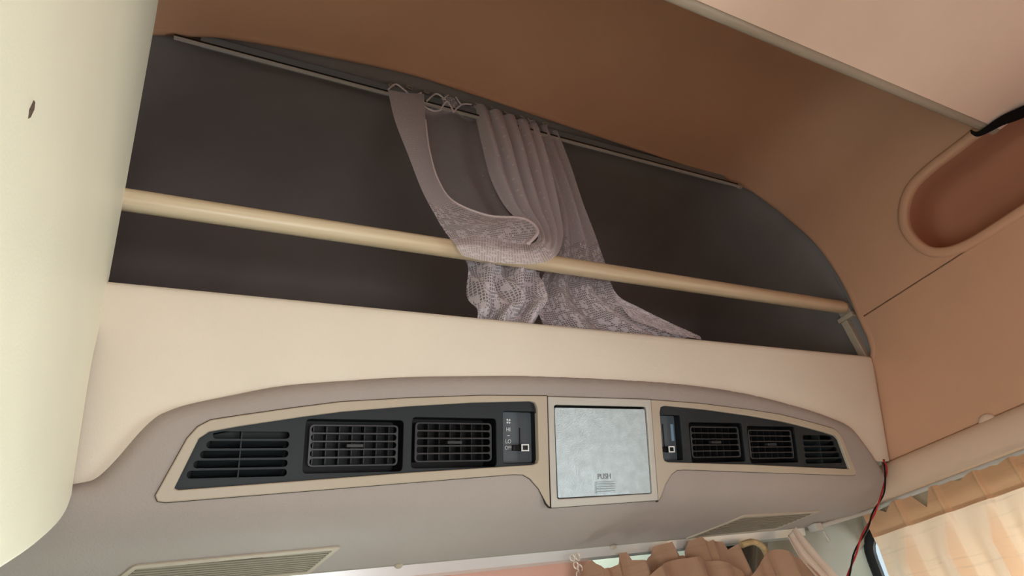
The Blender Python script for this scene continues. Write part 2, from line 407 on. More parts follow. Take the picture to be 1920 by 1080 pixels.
# ------------------------------------------------------------------ right wall: padded panel, roll trim, door skin with the window
def yz(p, off): return Vector((XR-off, p[0], p[1]))
fr = [(0.975, 0.8015), (0.98, 0.74), (0.992, 0.70), (1.012, 0.676), (1.04, 0.62), (1.09, 0.50), (1.13, 0.400), (1.135, 0.392)]
out = [(YB, 0.392), (YB, 0.8015)]+fr
V, Fc = cdt(out, [], 0.1, yz, 0.02)
wr = bevel(tag(link('wall_right', mesh('wall_right', V, Fc), M['cream_soft']), 'tan padded side panel below the oval recess on the right', kind='structure'), 0.004, 3)
lip_path = [(yedge(0.012), 0.8155), (yedge(0.0), 0.8035), (0.976, 0.74), (0.986, 0.70), (1.006, 0.672), (1.03, 0.64)]
V = []; Fc = []; lpr = [(-0.012, 0.0), (-0.006, 0.002), (0.002, 0.002), (0.008, -0.001), (0.011, -0.008), (0.012, -0.030)]
for y, z in lip_path: V += [(XR-o_, y+d_, z) for d_, o_ in lpr]
for i in range(len(lip_path)-1):
    for k in range(5): Fc.append((i*6+k, i*6+k+1, (i+1)*6+k+1, (i+1)*6+k))
link('opening_lip', mesh('opening_lip', V, Fc, 60), M['cream_soft'], wr)
# roll trim
rp = [(XR+0.01, 0.392), (XR-0.004, 0.390), (XR-0.018, 0.384), (XR-0.029, 0.368), (XR-0.034, 0.345), (XR-0.034, 0.322), (XR-0.030, 0.300), (XR-0.018, 0.292), (XR+0.01, 0.290)]
V = []; Fc = []; ys = [YB+(1.30-YB)*i/20 for i in range(21)]
for y in ys: V += [(a, y, b) for a, b in rp]
n = len(rp)
for i in range(20):
    for k in range(n): k2 = (k+1) % n; Fc.append((i*n+k, i*n+k2, (i+1)*n+k2, (i+1)*n+k))
Fc += [tuple(range(n)), tuple(20*n+k for k in range(n))[::-1]]
t1 = tag(link('trim_1', mesh('trim_1', V, Fc, 50), M['roll']), 'rounded tan roll trim running above the side curtain', kind='structure')
c = atx(1852, 788, XR)
V, Fc = ring_loft([[(c.x-d, c.y+r*math.cos(a), c.z+r*0.75*math.sin(a)) for a in [2*math.pi*k/20 for k in range(20)]] for d, r in ((0.0, 0.021), (0.006, 0.021), (0.010, 0.016), (0.011, 0.006))])
tag(link('screw_cap', mesh('screw_cap', V, Fc, 50), M['roll'], t1), 'small round beige cap half hidden by the roll trim')
# door skin with window hole
wout = [(YB, -1.3), (1.62, -1.3), (1.62, 0.36), (YB, 0.36)]
wh = rounded([(-0.25, -0.45), (1.36, -0.45), (1.30, 0.235), (-0.25, 0.235)], 0.07, 6)
V, Fc = cdt(wout, [wh], None, lambda p, o: Vector((XR+0.012-o, p[0], p[1])), 0.02)
d1 = tag(link('door_1', mesh('door_1', V, Fc), M['pillar']), 'grey right door skin behind the pleated curtain', kind='structure')
V, Fc = ring_loft([[(XR+0.012-d, y, z) for y, z in offset_poly(wh, g)] for g, d in ((-0.012, -0.012), (-0.014, 0.004), (-0.006, 0.012), (0.010, 0.011), (0.016, 0.0))], False)
tag(link('window_seal', mesh('window_seal', V, Fc, 50), M['rubber'], d1), 'black rubber seal of the side window')
V, Fc = cdt(offset_poly(wh, 0.004), [], None, lambda p, o: Vector((XR+0.022-o, p[0], p[1])), 0.004)
w2 = tag(link('window_2', mesh('window_2', V, Fc), M['glass']), 'side door glass behind the pleated curtain', kind='structure')

# ------------------------------------------------------------------ left wall panel close to the camera
lp = [tuple(atx(u, v, -0.11))[1:] for u, v in [(297, 0), (280, 100), (203, 530), (170, 690), (140, 885), (132, 935), (112, 975), (65, 1020), (0, 1065)]]
lp = [(0.80, 1.52)]+lp+[(0.45, 0.10), (0.2, 0.07), (YB, 0.06), (YB, 1.52)]
def lmap(p, off): return Vector((-0.11+off, p[0], p[1]))
lpo = crom(lp[:10], 5)+lp[10:]
V, Fc = cdt(lpo, [], 0.08, lmap, 0.098)
wl = bevel(tag(link('wall_left', mesh('wall_left', V, Fc), M['pale']), 'pale cream padded side panel at the left edge', kind='structure'), 0.008, 4, 50)
c = atx(58, 205, -0.11)
V, Fc = ring_loft([[(-0.11+d, c.y+dy*r+0.0*dz, c.z+dz*r) for dy, dz in [(0.0030*math.cos(a)*(1+0.3*math.sin(2*a)), 0.0085*math.sin(a)+0.0015*math.cos(3*a)) for a in [2*math.pi*k/18 for k in range(18)]]] for d, r in ((0.0, 1.0), (0.0012, 0.8), (0.0014, 0.3))])
tag(link('scuff_plug', mesh('scuff_plug', V, Fc, 50), M['scuff'], wl), 'small dark scuffed plug in the cream panel')
# left door with its window, rear wall, floor, cowl: the rest of the cab
V, Fc = cdt([(YB, -1.3), (1.62, -1.3), (1.62, 0.36), (YB, 0.36)], [rounded([(-0.45, -0.70), (0.90, -0.70), (0.80, 0.06), (-0.45, 0.06)], 0.06, 4)], None, lambda p, o: Vector((XL-0.01+o, p[0], p[1])), 0.02)
tag(link('door_2', mesh('door_2', V, Fc), M['pillar']), 'left door skin around its side window', kind='structure')
V, Fc = cdt(rounded([(-0.45, -0.70), (0.90, -0.70), (0.80, 0.06), (-0.45, 0.06)], 0.06, 4), [], None, lambda p, o: Vector((XL-0.02+o, p[0], p[1])), 0.004)
tag(link('window_3', mesh('window_3', V, Fc), M['glass']), 'left door glass', kind='structure')
rw = rounded([(-0.15, -0.85), (0.65, -0.85), (0.65, -0.15), (-0.15, -0.15)], 0.05, 4)  # opening added in the unseen rear wall for the fill light
V, Fc = cdt([(XL-0.03, -1.3), (XR+0.05, -1.3), (XR+0.05, 1.50), (XL-0.03, 1.50)], [rw], None, lambda p, o: Vector((p[0], YB+o, p[1])), 0.03)
tag(link('wall_rear', mesh('wall_rear', V, Fc), M['coral']), 'unseen rear cab wall made coral for its red bounce', kind='structure')
V, Fc = cdt(rw, [], None, lambda p, o: Vector((p[0], YB-0.012+o, p[1])), 0.004)
tag(link('added_rear_window', mesh('added_rear_window', V, Fc), M['glass']), 'unseen rear window added to let the fill light in', kind='structure')
V, Fc = wbox(XL-0.03, XR+0.05, YB-0.03, 1.9, -1.33, -1.3)
tag(link('floor', mesh('floor', V, Fc), M['carpet']), 'grey-brown carpeted cab floor', kind='structure')
V, Fc = wbox(XL-0.03, XR+0.05, 1.62, 1.66, -1.3, -0.62)
tag(link('wall_front', mesh('wall_front', V, Fc), M['pillar']), 'cowl below the windshield', kind='structure')

# ------------------------------------------------------------------ upper panel (pale) with its edge trim
V, Fc = wbox(XL, XR-0.002, YB, 0.385, 1.03, 1.055)
up = tag(link('overhead_panel', mesh('overhead_panel', V, Fc), M['panel']), 'pale pinkish flat overhead panel at the upper right', kind='structure')
ep = [(0.386, 1.0315), (0.389, 1.029), (0.397, 1.0285), (0.405, 1.031), (0.410, 1.037), (0.411, 1.046), (0.408, 1.056), (0.398, 1.061), (0.386, 1.061)]
V, Fc = prof_x(ep, XL, XR-0.002, 2, True)
tag(link('edge_trim', mesh('edge_trim', V, Fc, 50), M['taupe'], up), 'rounded taupe edge strip of the overhead panel')

# ------------------------------------------------------------------ overhead shelf: cream fascia, deck, alcove lining
def fasc(z): return 1.2406-0.37*z
fp = [(fasc(0.34), 0.34), (fasc(0.40), 0.40), (fasc(0.50), 0.50), (fasc(0.60), 0.60), (fasc(0.645), 0.645), (0.9975, 0.660), (0.9945, 0.669), (0.996, 0.677), (1.003, 0.6815), (1.014, 0.680), (1.024, 0.672), (1.030, 0.664), (1.06, 0.660), (1.75, 0.655)]
shelf = empty('overhead_shelf', (0.83, 1.0, 0.66)); tag(shelf, 'cream padded fascia and deck of the overhead alcove above the vents', 'shelf')
FTOP = [(-0.30, 0.374), (-0.10, 0.376), (-0.083, 0.386), (-0.063, 0.409), (-0.037, 0.447), (-0.018, 0.469), (0.024, 0.489), (0.086, 0.504), (0.159, 0.521), (0.230, 0.531), (0.386, 0.546), (0.518, 0.554), (0.664, 0.561), (0.871, 0.563), (1.075, 0.561), (1.287, 0.548), (1.482, 0.522), (1.607, 0.498), (1.693, 0.476), (1.750, 0.424), (1.790, 0.392), (XR, 0.392)]
def ftop(x):
    for (a, za), (b, zb_) in zip(FTOP, FTOP[1:]):
        if a <= x <= b: return za+(zb_-za)*(x-a)/(b-a)
    return 0.392
fx = sorted([-0.30+i*(XR-0.022+0.30)/90 for i in range(91)]+[-0.09, -0.05, -0.03, -0.01])+[XR-0.012, XR-0.006, XR-0.003]
V = []; Fc = []
for x in fx:
    ins = {XR-0.012: 0.002, XR-0.006: 0.006, XR-0.003: 0.016}.get(x, 0.0)
    zb_ = ftop(x)-(0.020 if x < 1.72 else 0.004)
    col = [(fasc(zb_+(0.645-zb_)*k/6), zb_+(0.645-zb_)*k/6) for k in range(7)]+fp[5:12]; n = len(col)
    for i, (y, z) in enumerate(col):
        a = Vector(col[max(i-1, 0)]); b = Vector(col[min(i+1, n-1)]); d = (b-a).normalized(); V.append((x, y+d.y*ins, z-d.x*ins if i < 10 else z-ins))
for i in range(len(fx)-1):
    for k in range(n-1): Fc.append((i*n+k, i*n+k+1, (i+1)*n+k+1, (i+1)*n+k))
link('fascia', mesh('fascia', V, Fc, 60), M['cream'], shelf)
V, Fc = wbox(-0.32, 1.97, 1.028, 1.80, 0.640, 0.660)
link('deck', mesh('deck', V, Fc), M['lining'], shelf)
# alcove lining: outline follows the dome opening enlarged, then slopes down to the deck
V = []; Fc = []
rows = [(0.008, 1.0, 0.0), (0.10, 1.0, 0.0), (0.25, 0.99, 0.0), (0.38, 0.96, 0.0), (0.50, 0.90, 0.0), (0.60, 0.80, 0.0), (0.66, 0.66, 0.0), (0.70, 0.45, 0.0), (0.72, 0.2, 0.0), (0.73, 0.0, 0.0)]
sl = [cs[-1]*i/70 for i in range(71)]
for dy, hz, _ in rows:
    for s in sl:
        q = cross_at(s, -0.022); y0 = yedge(s)+0.008
        if dy > 0.3 or True: y = y0+dy*(1.78-y0)/0.74
        zz = 0.655+(q.y-0.655)*hz; V.append((q.x, y, max(0.62, zz)))
n = len(sl)
for i in range(len(rows)-1):
    for k in range(n-1): Fc.append((i*n+k, i*n+k+1, (i+1)*n+k+1, (i+1)*n+k))
tag(link('wall_alcove', mesh('wall_alcove', V, Fc, 60), M['lining']), 'dark grey-brown lining inside the overhead alcove', kind='structure')

# ------------------------------------------------------------------ pole across the alcove
pole = empty('wooden_pole', (0.83, 1.0, 0.857)); tag(pole, 'pale round wooden pole spanning the dark alcove', 'pole')
pa = aty(232, 375, 1.0); pb_ = aty(1582, 576.5, 1.0); zb = 0.5*(pa.z+pb_.z)
xe = pb_.x
V, Fc = tube([(-0.20, 1.0, zb), (0.4, 1.0, zb), (1.2, 1.0, zb), (xe-0.012, 1.0, zb), (xe-0.004, 1.0, zb), (xe, 1.0, zb)], [0.0208]*4+[0.0185, 0.012], 28)
link('rod', mesh('rod', V, Fc, 50), M['wood'], pole)
ba = aty(1583, 600, 1.02); bb = aty(1612, 660, 1.02)
parts = [wbox(ba.x-0.004, ba.x+0.030, 1.012, 1.035, bb.z-0.03, ba.z-0.004), wbox(ba.x-0.006, ba.x+0.034, 0.985, 1.04, ba.z-0.004, ba.z+0.012), wbox(ba.x+0.004, ba.x+0.034, 0.99, 1.03, ba.z+0.008, ba.z+0.05)]
br = bevel(tag(link('end_bracket', mesh('end_bracket', *join(parts)), M['taupe'], pole), 'dull grey-beige bracket carrying the end of the pole'), 0.003)

# ------------------------------------------------------------------ curtain rail along the alcove top
YRL = 1.06; ra = aty(326, 70, YRL); rb = aty(1388, 350, YRL)
rail = empty('curtain_rail', ((ra.x+rb.x)/2, YRL, (ra.z+rb.z)/2)); tag(rail, 'thin grey curtain rail under the top edge of the alcove', 'rail')
def rl(t, dy, dz): return Vector((ra.x+(rb.x-ra.x)*t, YRL+dy, ra.z+(rb.z-ra.z)*t+dz))
def rail_prof(pr, name, m, t0=0, t1=1, lab=None):
    V = []; n = len(pr); Fc = []
    for t in (t0, t1): V += [rl(t, a, b) for a, b in pr]
    for k in range(n): k2 = (k+1) % n; Fc.append((k, k2, n+k2, n+k))
    Fc += [tuple(range(n)), tuple(range(n, 2*n))[::-1]]
    return tag(link(name, mesh(name, V, Fc), m, rail), lab)
rail_prof([(-0.004, -0.003), (0.004, -0.003), (0.004, 0.002), (-0.004, 0.002)], 'rail_lower_flange', M['railgrey'])
rail_prof([(-0.003, 0.002), (0.003, 0.002), (0.003, 0.010), (-0.003, 0.010)], 'rail_web', M['rubber'])
rail_prof([(0.004, 0.006), (0.014, 0.006), (0.014, 0.045), (0.004, 0.045)], 'rail_backing_strip', M['backstrip'], 0.03, 0.97)
bevel(link('end_stop', mesh('end_stop', *boxv(lambda p, o: rl(1, p[0], p[1])+Vector((o, 0, 0)), -0.007, 0.007, -0.006, 0.008, -0.012, 0.006)), M['taupe'], rail), 0.002)

# ------------------------------------------------------------------ overhead console
YO = 1.2214; CX = 0.8335; KN = Vector((0, -1, -0.37)).normalized()
def W(p, off=0.0): return Vector((p[0], YO-0.37*p[1], p[1]))+KN*off
def pix(u, v, off=0.0):
    d = YO-off*math.hypot(1, 0.37); h = hit(u, v, (0, 1, 0.37), d); return (h.x, h.z-KN.z*off)
console = empty('overhead_console', (CX, 1.1, 0.40)); tag(console, 'long grey moulded overhead console with air vents and storage box', 'console')
TA = 0.345
bz = []; A_ = Vector((YO-0.37*TA, TA)); B_ = Vector((YO-0.37*0.29, 0.29)); C_ = Vector((1.27, 0.263))
for i in range(61): t = i/60; bz.append((1-t)**2*A_+2*t*(1-t)*B_+t*t*C_)
bl = [0.0]
for a, b in zip(bz, bz[1:]): bl.append(bl[-1]+(b-a).length)
TE = TA-bl[-1]
def BM(p, off=0.0):
    x, t = p
    if t >= TA: return W((x, t), off)
    q = min(TA-t, bl[-1]-1e-6)
    for i in range(60):
        if bl[i] <= q <= bl[i+1]:
            f = (q-bl[i])/(bl[i+1]-bl[i]); r = bz[i].lerp(bz[i+1], f); d = (bz[i+1]-bz[i]).normalized(); nn = Vector((d.y, -d.x))
            return Vector((x, r.x+nn.x*off, r.y+nn.y*off))
def under(u, v):
    r = ray(u, v)
    for i in range(60):
        p, q = bz[i], bz[i+1]; fa = p.x*r.z-p.y*r.y; fb = q.x*r.z-q.y*r.y
        if fa*fb <= 0:
            w_ = fa/(fa-fb); s = p.lerp(q, w_); return (r.x*s.x/r.y, TA-(bl[i]+w_*(bl[i+1]-bl[i])))
top = [(-0.28, 0.374), (-0.14, 0.376)]+[pix(u, v) for u, v in [(150, 905), (180, 895), (215, 862), (260, 810), (290, 782), (310, 771), (350, 757), (430, 740), (520, 723), (600, 715), (760, 705), (880, 703), (1000, 703), (1150, 709), (1280, 718), (1400, 735), (1500, 760), (1560, 780), (1600, 799), (1630, 835), (1652, 868)]]
top += [(1.808, 0.350), under(1660, 920), under(1651, 940), under(1632, 955), under(1595, 972)]
top = crom(top, 10)
outb = top+[(1.735, TE), (-0.28, TE)]
rim_line = top
def BODY(p, off):
    d = min(polyd(p, rim_line)/0.022, 1); return BM(p, off-0.020*(1-math.sqrt(max(0, 1-(1-d)**2))))
bez_o = [(.1385, .521), (.29, .517), (.44, .508), (.565, .498), (.6475, .486), (.7225, .474), (.772, .4655), (.79, .455), (.803, .438), (.837, .359), (.833, .351), (.822, .349), (.52, .362), (.222, .3745), (.200, .3735), (.184, .366), (.164, .347), (.147, .321), (.1395, .314)]
bez_i = [(.1625, .495), (.167, .506), (.179, .509), (.31, .503), (.4435, .493), (.5635, .4815), (.6275, .4725), (.7275, .4565), (.772, .448), (.786, .438), (.8125, .368), (.806, .3655), (.64, .373), (.44, .382), (.31, .3865), (.176, .391), (.166, .394), (.1625, .401)]
def mir(poly, s): return [(CX+s*u, z) for u, z in poly]
po = [(0.6965, 0.5195), (0.9715, 0.5215), (0.9715, 0.3155), (0.6965, 0.3125)]
pi_ = rounded([(0.7105, 0.5035), (0.957, 0.5055), (0.957, 0.3295), (0.7105, 0.3275)], 0.006, 3)
def grow(poly, d): return offset_poly(poly, d)
holes = [grow(mir(bez_i, -1), 0.004), grow(pi_, 0.004), grow(mir(bez_i, 1), 0.004)]
# extra rings near the rounded rim
extra = []
for d in (0.0015, 0.004, 0.008, 0.014, 0.022):
    extra += [q for q in offset_poly(outb, -d)[:len(top)]]
V, Fc = cdt(outb, holes, (0.03, 0.0125), BODY, 0.03, extra=extra, back=False)
link('body', mesh('body', V, Fc, 50), M['grey'], console)
for s, nm in ((-1, 'left'), (1, 'right')):
    o_ = mir(bez_o, s); i_ = mir(bez_i, s)
    V, Fc = cdt(o_, [i_], None, lambda p, o: W(p, o+0.003), 0.014)
    bevel(tag(link('vent_bezel', mesh('vent_bezel', V, Fc), M['taupe'], console), 'taupe bezel around the vents %s of the storage box' % nm), 0.002, 3, 50)
for s, g_ in ((-1, mir(bez_o, -1)), (1, mir(bez_o, 1)), (0, po)):
    V, Fc = cdt(offset_poly(g_, 0.0009), [offset_poly(g_, -0.004)], None, lambda p, o: W(p, o+(0.0022 if s == 0 else 0.0012)), 0.008)
    tag(link('gap_seal', mesh('gap_seal', V, Fc), M['gap'], console), 'dark joint line around the bezel')
# vents
def stadium(x0, x1, zc, h, n=6):
    r = h/2; out = []
    for k in range(n+1): a = math.radians(-90+180*k/n); out.append((x1-r+r*math.cos(a), zc+r*math.sin(a)))
    for k in range(n+1): a = math.radians(90+180*k/n); out.append((x0+r+r*math.cos(a), zc+r*math.sin(a)))
    return out
def well(poly, o0, o1, name, parent):
    V, Fc = ring_loft([[W(p, o0) for p in poly], [W(p, o1) for p in poly]]); return link(name, mesh(name, V, Fc), M['black'], parent)
def put(name, V, Fc, m, parent, lab=None, bev=None, sm=30):
    o = link(name, mesh(name, V, Fc, sm), m, parent)
    if lab: o['label'] = lab
    if bev: bevel(o, bev)
    return o
def adj_vent(x0, x1, z0, z1, lab):
    hole = rounded([(x0, z0), (x1, z0), (x1, z1), (x0, z1)], 0.008, 4)
    a, b, c, d = x0+0.008, x1-0.008, z0+0.0095, z1-0.008
    face = rounded([(a, c), (b, c), (b, d), (a, d)], 0.008, 4); ph = (d-c)/5.28; slots = [stadium(a+0.0035, b-0.0035, c+0.14*ph+(i+0.5)*ph, ph*0.80) for i in range(5)]
    V, Fc = cdt(face, slots, None, lambda p, o: W(p, o-0.010), 0.004)
    fr = put('air_vent', V, Fc, M['louvre'], console, lab, 0.0007)
    well(hole, -0.009, -0.065, 'vent_well', fr)
    for i in range(1, 5):
        zc = c+0.14*ph+i*ph; V, Fc = boxv(W, a+0.006, b-0.006, zc-0.0012, zc+0.0012, -0.0094, -0.030); put('slat', V, Fc, M['louvre'], fr)
    nv = 7
    for i in range(nv):
        xc = a+(b-a)*(i+0.5)/nv; V, Fc = boxv(W, xc-0.0009, xc+0.0009, c, d, -0.032, -0.055); put('vane', V, Fc, M['vane'], fr)
    zc = c+0.14*ph+2.5*ph; xm = (a+b)/2
    V, Fc = boxv(W, xm-0.015, xm+0.015, zc-0.0035, zc+0.0025, -0.0075, -0.02); put('thumb_tab', V, Fc, M['louvre'], fr, None, 0.001)
    return hole
def fixed_vent(s, lab):
    X = lambda u: CX+s*u
    n = 5; ph = 0.01425; zb_ = 0.3865-ph/2-0.001
    slots = []
    for i in range(n):
        zc = zb_+(i+0.5)*ph+0.001
        uo = 0.766+(0.4435-zc)*0.55; x0, x1 = sorted((X(0.647), X(uo))); slots.append(stadium(x0, x1, zc, ph*0.78))
    face = [(X(0.642), 0.3755), (X(0.642), 0.4545), (X(0.700), 0.4560), (X(0.740), 0.4520), (X(0.772), 0.4455), (X(0.783), 0.4365), (X(0.8085), 0.3700), (X(0.800), 0.3682)]
    V, Fc = cdt(rounded(face, 0.004, 3), slots, None, lambda p, o: W(p, o-0.0045), 0.004)
    fr = put('air_vent', V, Fc, M['dark'], console, lab, 0.0007)
    well(grow(face, -0.002), -0.0086, -0.05, 'vent_well', fr)
    for i in range(n-1):
        zc = zb_+(i+1)*ph+0.001; uo = 0.766+(0.4435-zc)*0.55-0.004; x0, x1 = sorted((X(0.652), X(uo)))
        V, Fc = boxv(lambda p, o: W((p[0], p[1]+(o+0.0085)*0.45), o), x0, x1, zc-0.0014, zc+0.0014, -0.0085, -0.034); put('slat', V, Fc, M['dark'], fr)
    V, Fc = boxv(W, X(0.722)-0.001, X(0.722)+0.001, 0.378, 0.450, -0.010, -0.034); put('vane', V, Fc, M['dark'], fr)
    return face
def ctl(x0, x1, z0, z1, s):
    hole = rounded([(x0, z0), (x1, z0), (x1, z1), (x0, z1)], 0.004, 3); D = -0.026
    V, Fc = cdt(grow(hole, -0.0005), [], None, lambda p, o: W(p, o+D), 0.004)
    pl = put('fan_control', V, Fc, M['plate'], console, 'recessed grey fan slider plate on the %s of the storage box' % ('left' if s < 0 else 'right'))
    V, Fc = ring_loft([[W(p, -0.009) for p in hole], [W(p, D-0.002) for p in hole]], False); put('control_well', V, Fc, M['black'], pl)
    return pl, hole, D
def text(body, size, mapf, parent, name, m, depth=0.0006, lab=None):
    cu = bpy.data.curves.new('t', 'FONT'); cu.body = body; cu.size = size; cu.align_x = 'CENTER'; cu.align_y = 'CENTER'; cu.extrude = depth
    o = bpy.data.objects.new('t', cu); COL.objects.link(o); bpy.context.view_layer.update()
    me = bpy.data.meshes.new_from_object(o.evaluated_get(bpy.context.evaluated_depsgraph_get())); bpy.data.objects.remove(o)
    for v in me.vertices: v.co = mapf(v.co.x, v.co.y, v.co.z)
    me.materials.clear(); ob = link(name, me, m, parent)
    if lab: ob['label'] = lab
    return ob
def lever(pl, xs_, zt, zb2, D):
    V, Fc = boxv(W, xs_-0.0011, xs_+0.0011, zb2, zt, D+0.0002, D+0.0012); put('lever_slot', V, Fc, M['black'], pl)
for s in (-1, 1):
    panel_h = []
    side = 'left' if s < 0 else 'right'
    for (u0, u1, z0, z1, nm) in ((.446, .622, .3845, .4695, 'middle'), (.254, .430, .389, .4755, 'inner')):
        x0, x1 = sorted((CX+s*u0, CX+s*u1)); panel_h.append(adj_vent(x0, x1, z0, z1, 'black louvred air vent, %s one on the %s side' % (nm, side)))
    f = fixed_vent(s, 'tapered fixed air vent at the %s outer end' % side); panel_h.append(grow(f, -0.001))
    x0, x1 = (0.5945, 0.6712) if s < 0 else (0.9895, 1.063)
    pl, hl, D = ctl(x0, x1, 0.3945, 0.490, s); panel_h.append(hl)
    if s < 0:
        for t_, (u, v), sz in (('HI', (953, 805.5), 0.0105), ('LO', (953, 828), 0.0105), ('OFF', (953.5, 840), 0.0100)):
            cxy = pix(u, v, D+0.001); text(t_, sz, lambda a, b, c, q=cxy: W((q[0]+a, q[1]+b), D+0.001+c), pl, 'lettering', M['white'], 0.0003, 'white %s marking' % t_)
        q = pix(953, 817, D); V, Fc = boxv(W, q[0]-0.003, q[0]+0.003, q[1]-0.0006, q[1]+0.0006, D, D+0.001); put('dash_mark', V, Fc, M['white'], pl)
        q = pix(953, 790, D); parts = []
        for k in range(4):
            a0 = math.radians(90*k+45); pts = []
            for r, da in ((0.0012, -0.3), (0.0048, -0.55), (0.0056, 0.0), (0.0050, 0.35), (0.0012, 0.3)): pts.append((q[0]+r*math.cos(a0+da), q[1]+r*math.sin(a0+da)))
            v_ = [W(p, D+0.001) for p in pts]+[W(p, D) for p in pts]; n = 5
            parts.append((v_, [tuple(range(5)), tuple(range(9, 4, -1))]+[(k2, 5+k2, 5+(k2+1) % 5, (k2+1) % 5) for k2 in range(5)]))
        put('fan_symbol', *join(parts), M['white'], pl, 'white fan symbol')
        st, sb, kn, ar = pix(973.5, 802, D), pix(974.5, 838, D), (984.5, 839.5), pix(963, 840, D)
    else:
        st, sb, kn, ar = pix(1242, 795, D), pix(1245, 838, D), (1259, 842.5), pix(1238.5, 842, D)
        q = pix(1260.5, 812, D); V, Fc = boxv(W, q[0]-0.004, q[0]+0.004, q[1]-0.017, q[1]+0.019, D, D+0.0008); put('blue_mark', V, Fc, mat('pale_blue_print', (130, 160, 180), 0.4, var=0.02), pl, 'pale blue bar on the slider plate')
    lever(pl, st[0], st[1], sb[1], D)
    kq = pix(kn[0], kn[1], D+0.016)
    V, Fc = boxv(W, kq[0]-0.0085, kq[0]+0.0085, kq[1]-0.0062, kq[1]+0.0062, D+0.003, D+0.016); kb = put('lever_knob', V, Fc, M['black'], pl, 'black slider knob with bright edge', 0.001)
    sq = [(kq[0]-0.0085, kq[1]-0.0065), (kq[0]+0.0085, kq[1]-0.0065), (kq[0]+0.0085, kq[1]+0.0065), (kq[0]-0.0085, kq[1]+0.0065)]
    V, Fc = cdt(sq, [grow(sq, -0.0022)], None, lambda p, o: W(p, o+D+0.0175), 0.003); put('knob_frame', V, Fc, M['chrome'], pl, 'bright chrome edging of the slider knob')
    V, Fc = boxv(W, ar[0]-0.006, kq[0], kq[1]-0.0052, kq[1]+0.0052, D+0.0015, D+0.009); put('lever_arm', V, Fc, M['black'], pl, None, 0.0015)
    V, Fc = cdt(grow(mir(bez_i, s), 0.003), panel_h, None, lambda p, o: W(p, o-0.005), 0.004)
    bevel(tag(link('vent_panel', mesh('vent_panel', V, Fc), M['dark'], console), 'charcoal panel holding the %s vents' % side), 0.0008, 2)
# storage box
V, Fc = cdt(po, [pi_], None, lambda p, o: W(p, o+0.0045), 0.02)
bevel(tag(link('box_frame', mesh('box_frame', V, Fc), M['framegrey'], console), 'light grey square frame around the push-open box door'), 0.0025, 3, 50)
well(pi_, -0.004, -0.03, 'box_well', console)
dpoly = rounded([(0.7135, 0.4985), (0.9535, 0.5005), (0.9545, 0.3305), (0.7145, 0.3295)], 0.004, 3)
V, Fc = cdt(dpoly, [], None, lambda p, o: W(p, o+0.001), 0.02)
door = bevel(tag(link('box_door', mesh('box_door', V, Fc), M['silver'], console), 'silvery grained square door marked PUSH'), 0.002, 3, 50)
cq = pix(1133, 893.5, 0.001)
text('PUSH', 0.0148, lambda a, b, c: W((cq[0]+a, cq[1]+b), 0.0014+c), door, 'lettering', M['letter'], 0.0006, 'embossed word PUSH')
g0 = pix(1117, 903, 0.001); g1 = pix(1153, 924, 0.001)
for i in range(5):
    zc = g1[1]+(g0[1]-g1[1])*(i+0.5)/5; h = (g0[1]-g1[1])/5*0.36
    V, Fc = boxv(W, g0[0], g1[0], zc-h, zc+h, 0.0005, 0.0040); put('grip_rib', V, Fc, M['silver'], door, None, 0.0008)
# speaker grilles on the underside
def grille(pts, n, lab):
    out = rounded(pts, 0.006, 3); inn = grow(pts, -0.009)
    V, Fc = cdt(out, [inn], 0.03, lambda p, o: BM(p, o+0.003), 0.006)
    g = put('speaker_grille', V, Fc, M['taupe'], console, lab, 0.0012)
    V, Fc = cdt(out, [], 0.03, lambda p, o: BM(p, o+0.0006), 0.0); put('grille_back', V, Fc, M['dark'], g)
    t0 = min(p[1] for p in inn); t1 = max(p[1] for p in inn); parts = []
    for i in range(n):
        t = t0+(t1-t0)*(i+0.5)/n; xs_ = []
        for a, b in zip(inn, inn[1:]+inn[:1]):
            if (a[1]-t)*(b[1]-t) < 0: xs_.append(a[0]+(b[0]-a[0])*(t-a[1])/(b[1]-a[1]))
        if len(xs_) < 2: continue
        x0, x1 = min(xs_), max(xs_); h = (t1-t0)/n*0.32
        parts.append(boxv(BM, x0, x1, t-h, t+h, 0.0008, 0.0026))
    o = put('grille_slats', *join(parts), M['slat'], g); o['kind'] = 'stuff'
u0 = under(250, 1059); u1 = under(640, 1023); u2 = under(578, 1074); u3 = (u0[0]-0.045, u2[1]+0.004)
grille([u0, u1, u2, u3], 10, 'slatted speaker grille at the lower left of the console')
v0 = under(1395, 965); v1 = under(1538, 957); v2 = under(1448, 993); v3 = under(1284, 1009)
grille([v1, v0, v3, v2], 10, 'slatted speaker grille at the lower right of the console')

# ------------------------------------------------------------------ windshield header rail, visor, windshield
hr = empty('windshield_rail', (0.7, 1.275, 0.255)); tag(hr, 'white aluminium rail along the top of the windshield', 'rail')
V, Fc = prof_x([(1.262, 0.264), (1.268, 0.244), (1.290, 0.242), (1.296, 0.268)], -0.25, 1.60, 2, True)
link('channel', mesh('channel', V, Fc), M['alu'], hr)
V, Fc = prof_x([(1.258, 0.2665), (1.262, 0.263), (1.275, 0.2655), (1.272, 0.2695)], -0.25, 1.60, 2, True)
link('seal_strip', mesh('seal_strip', V, Fc), M['pillar'], hr)
for u, v in ((747, 1061), (1149, 1026)):
    c = aty(u, v, 1.262); V, Fc = ring_loft([[(c.x+r*1.6*math.cos(a), 1.262-d, c.z+r*math.sin(a)) for a in [2*math.pi*k/14 for k in range(14)]] for d, r in ((-0.004, 0.005), (0.004, 0.005), (0.006, 0.003))])
    put('rail_clip', V, Fc, M['taupe'], hr, None, None, 50)
V, Fc = boxv(lambda p, o: Vector((p[0], 1.30+(0.25-p[1])*0.35+o, p[1])), 0.33, 0.90, 0.10, 0.262, 0.0, 0.012)
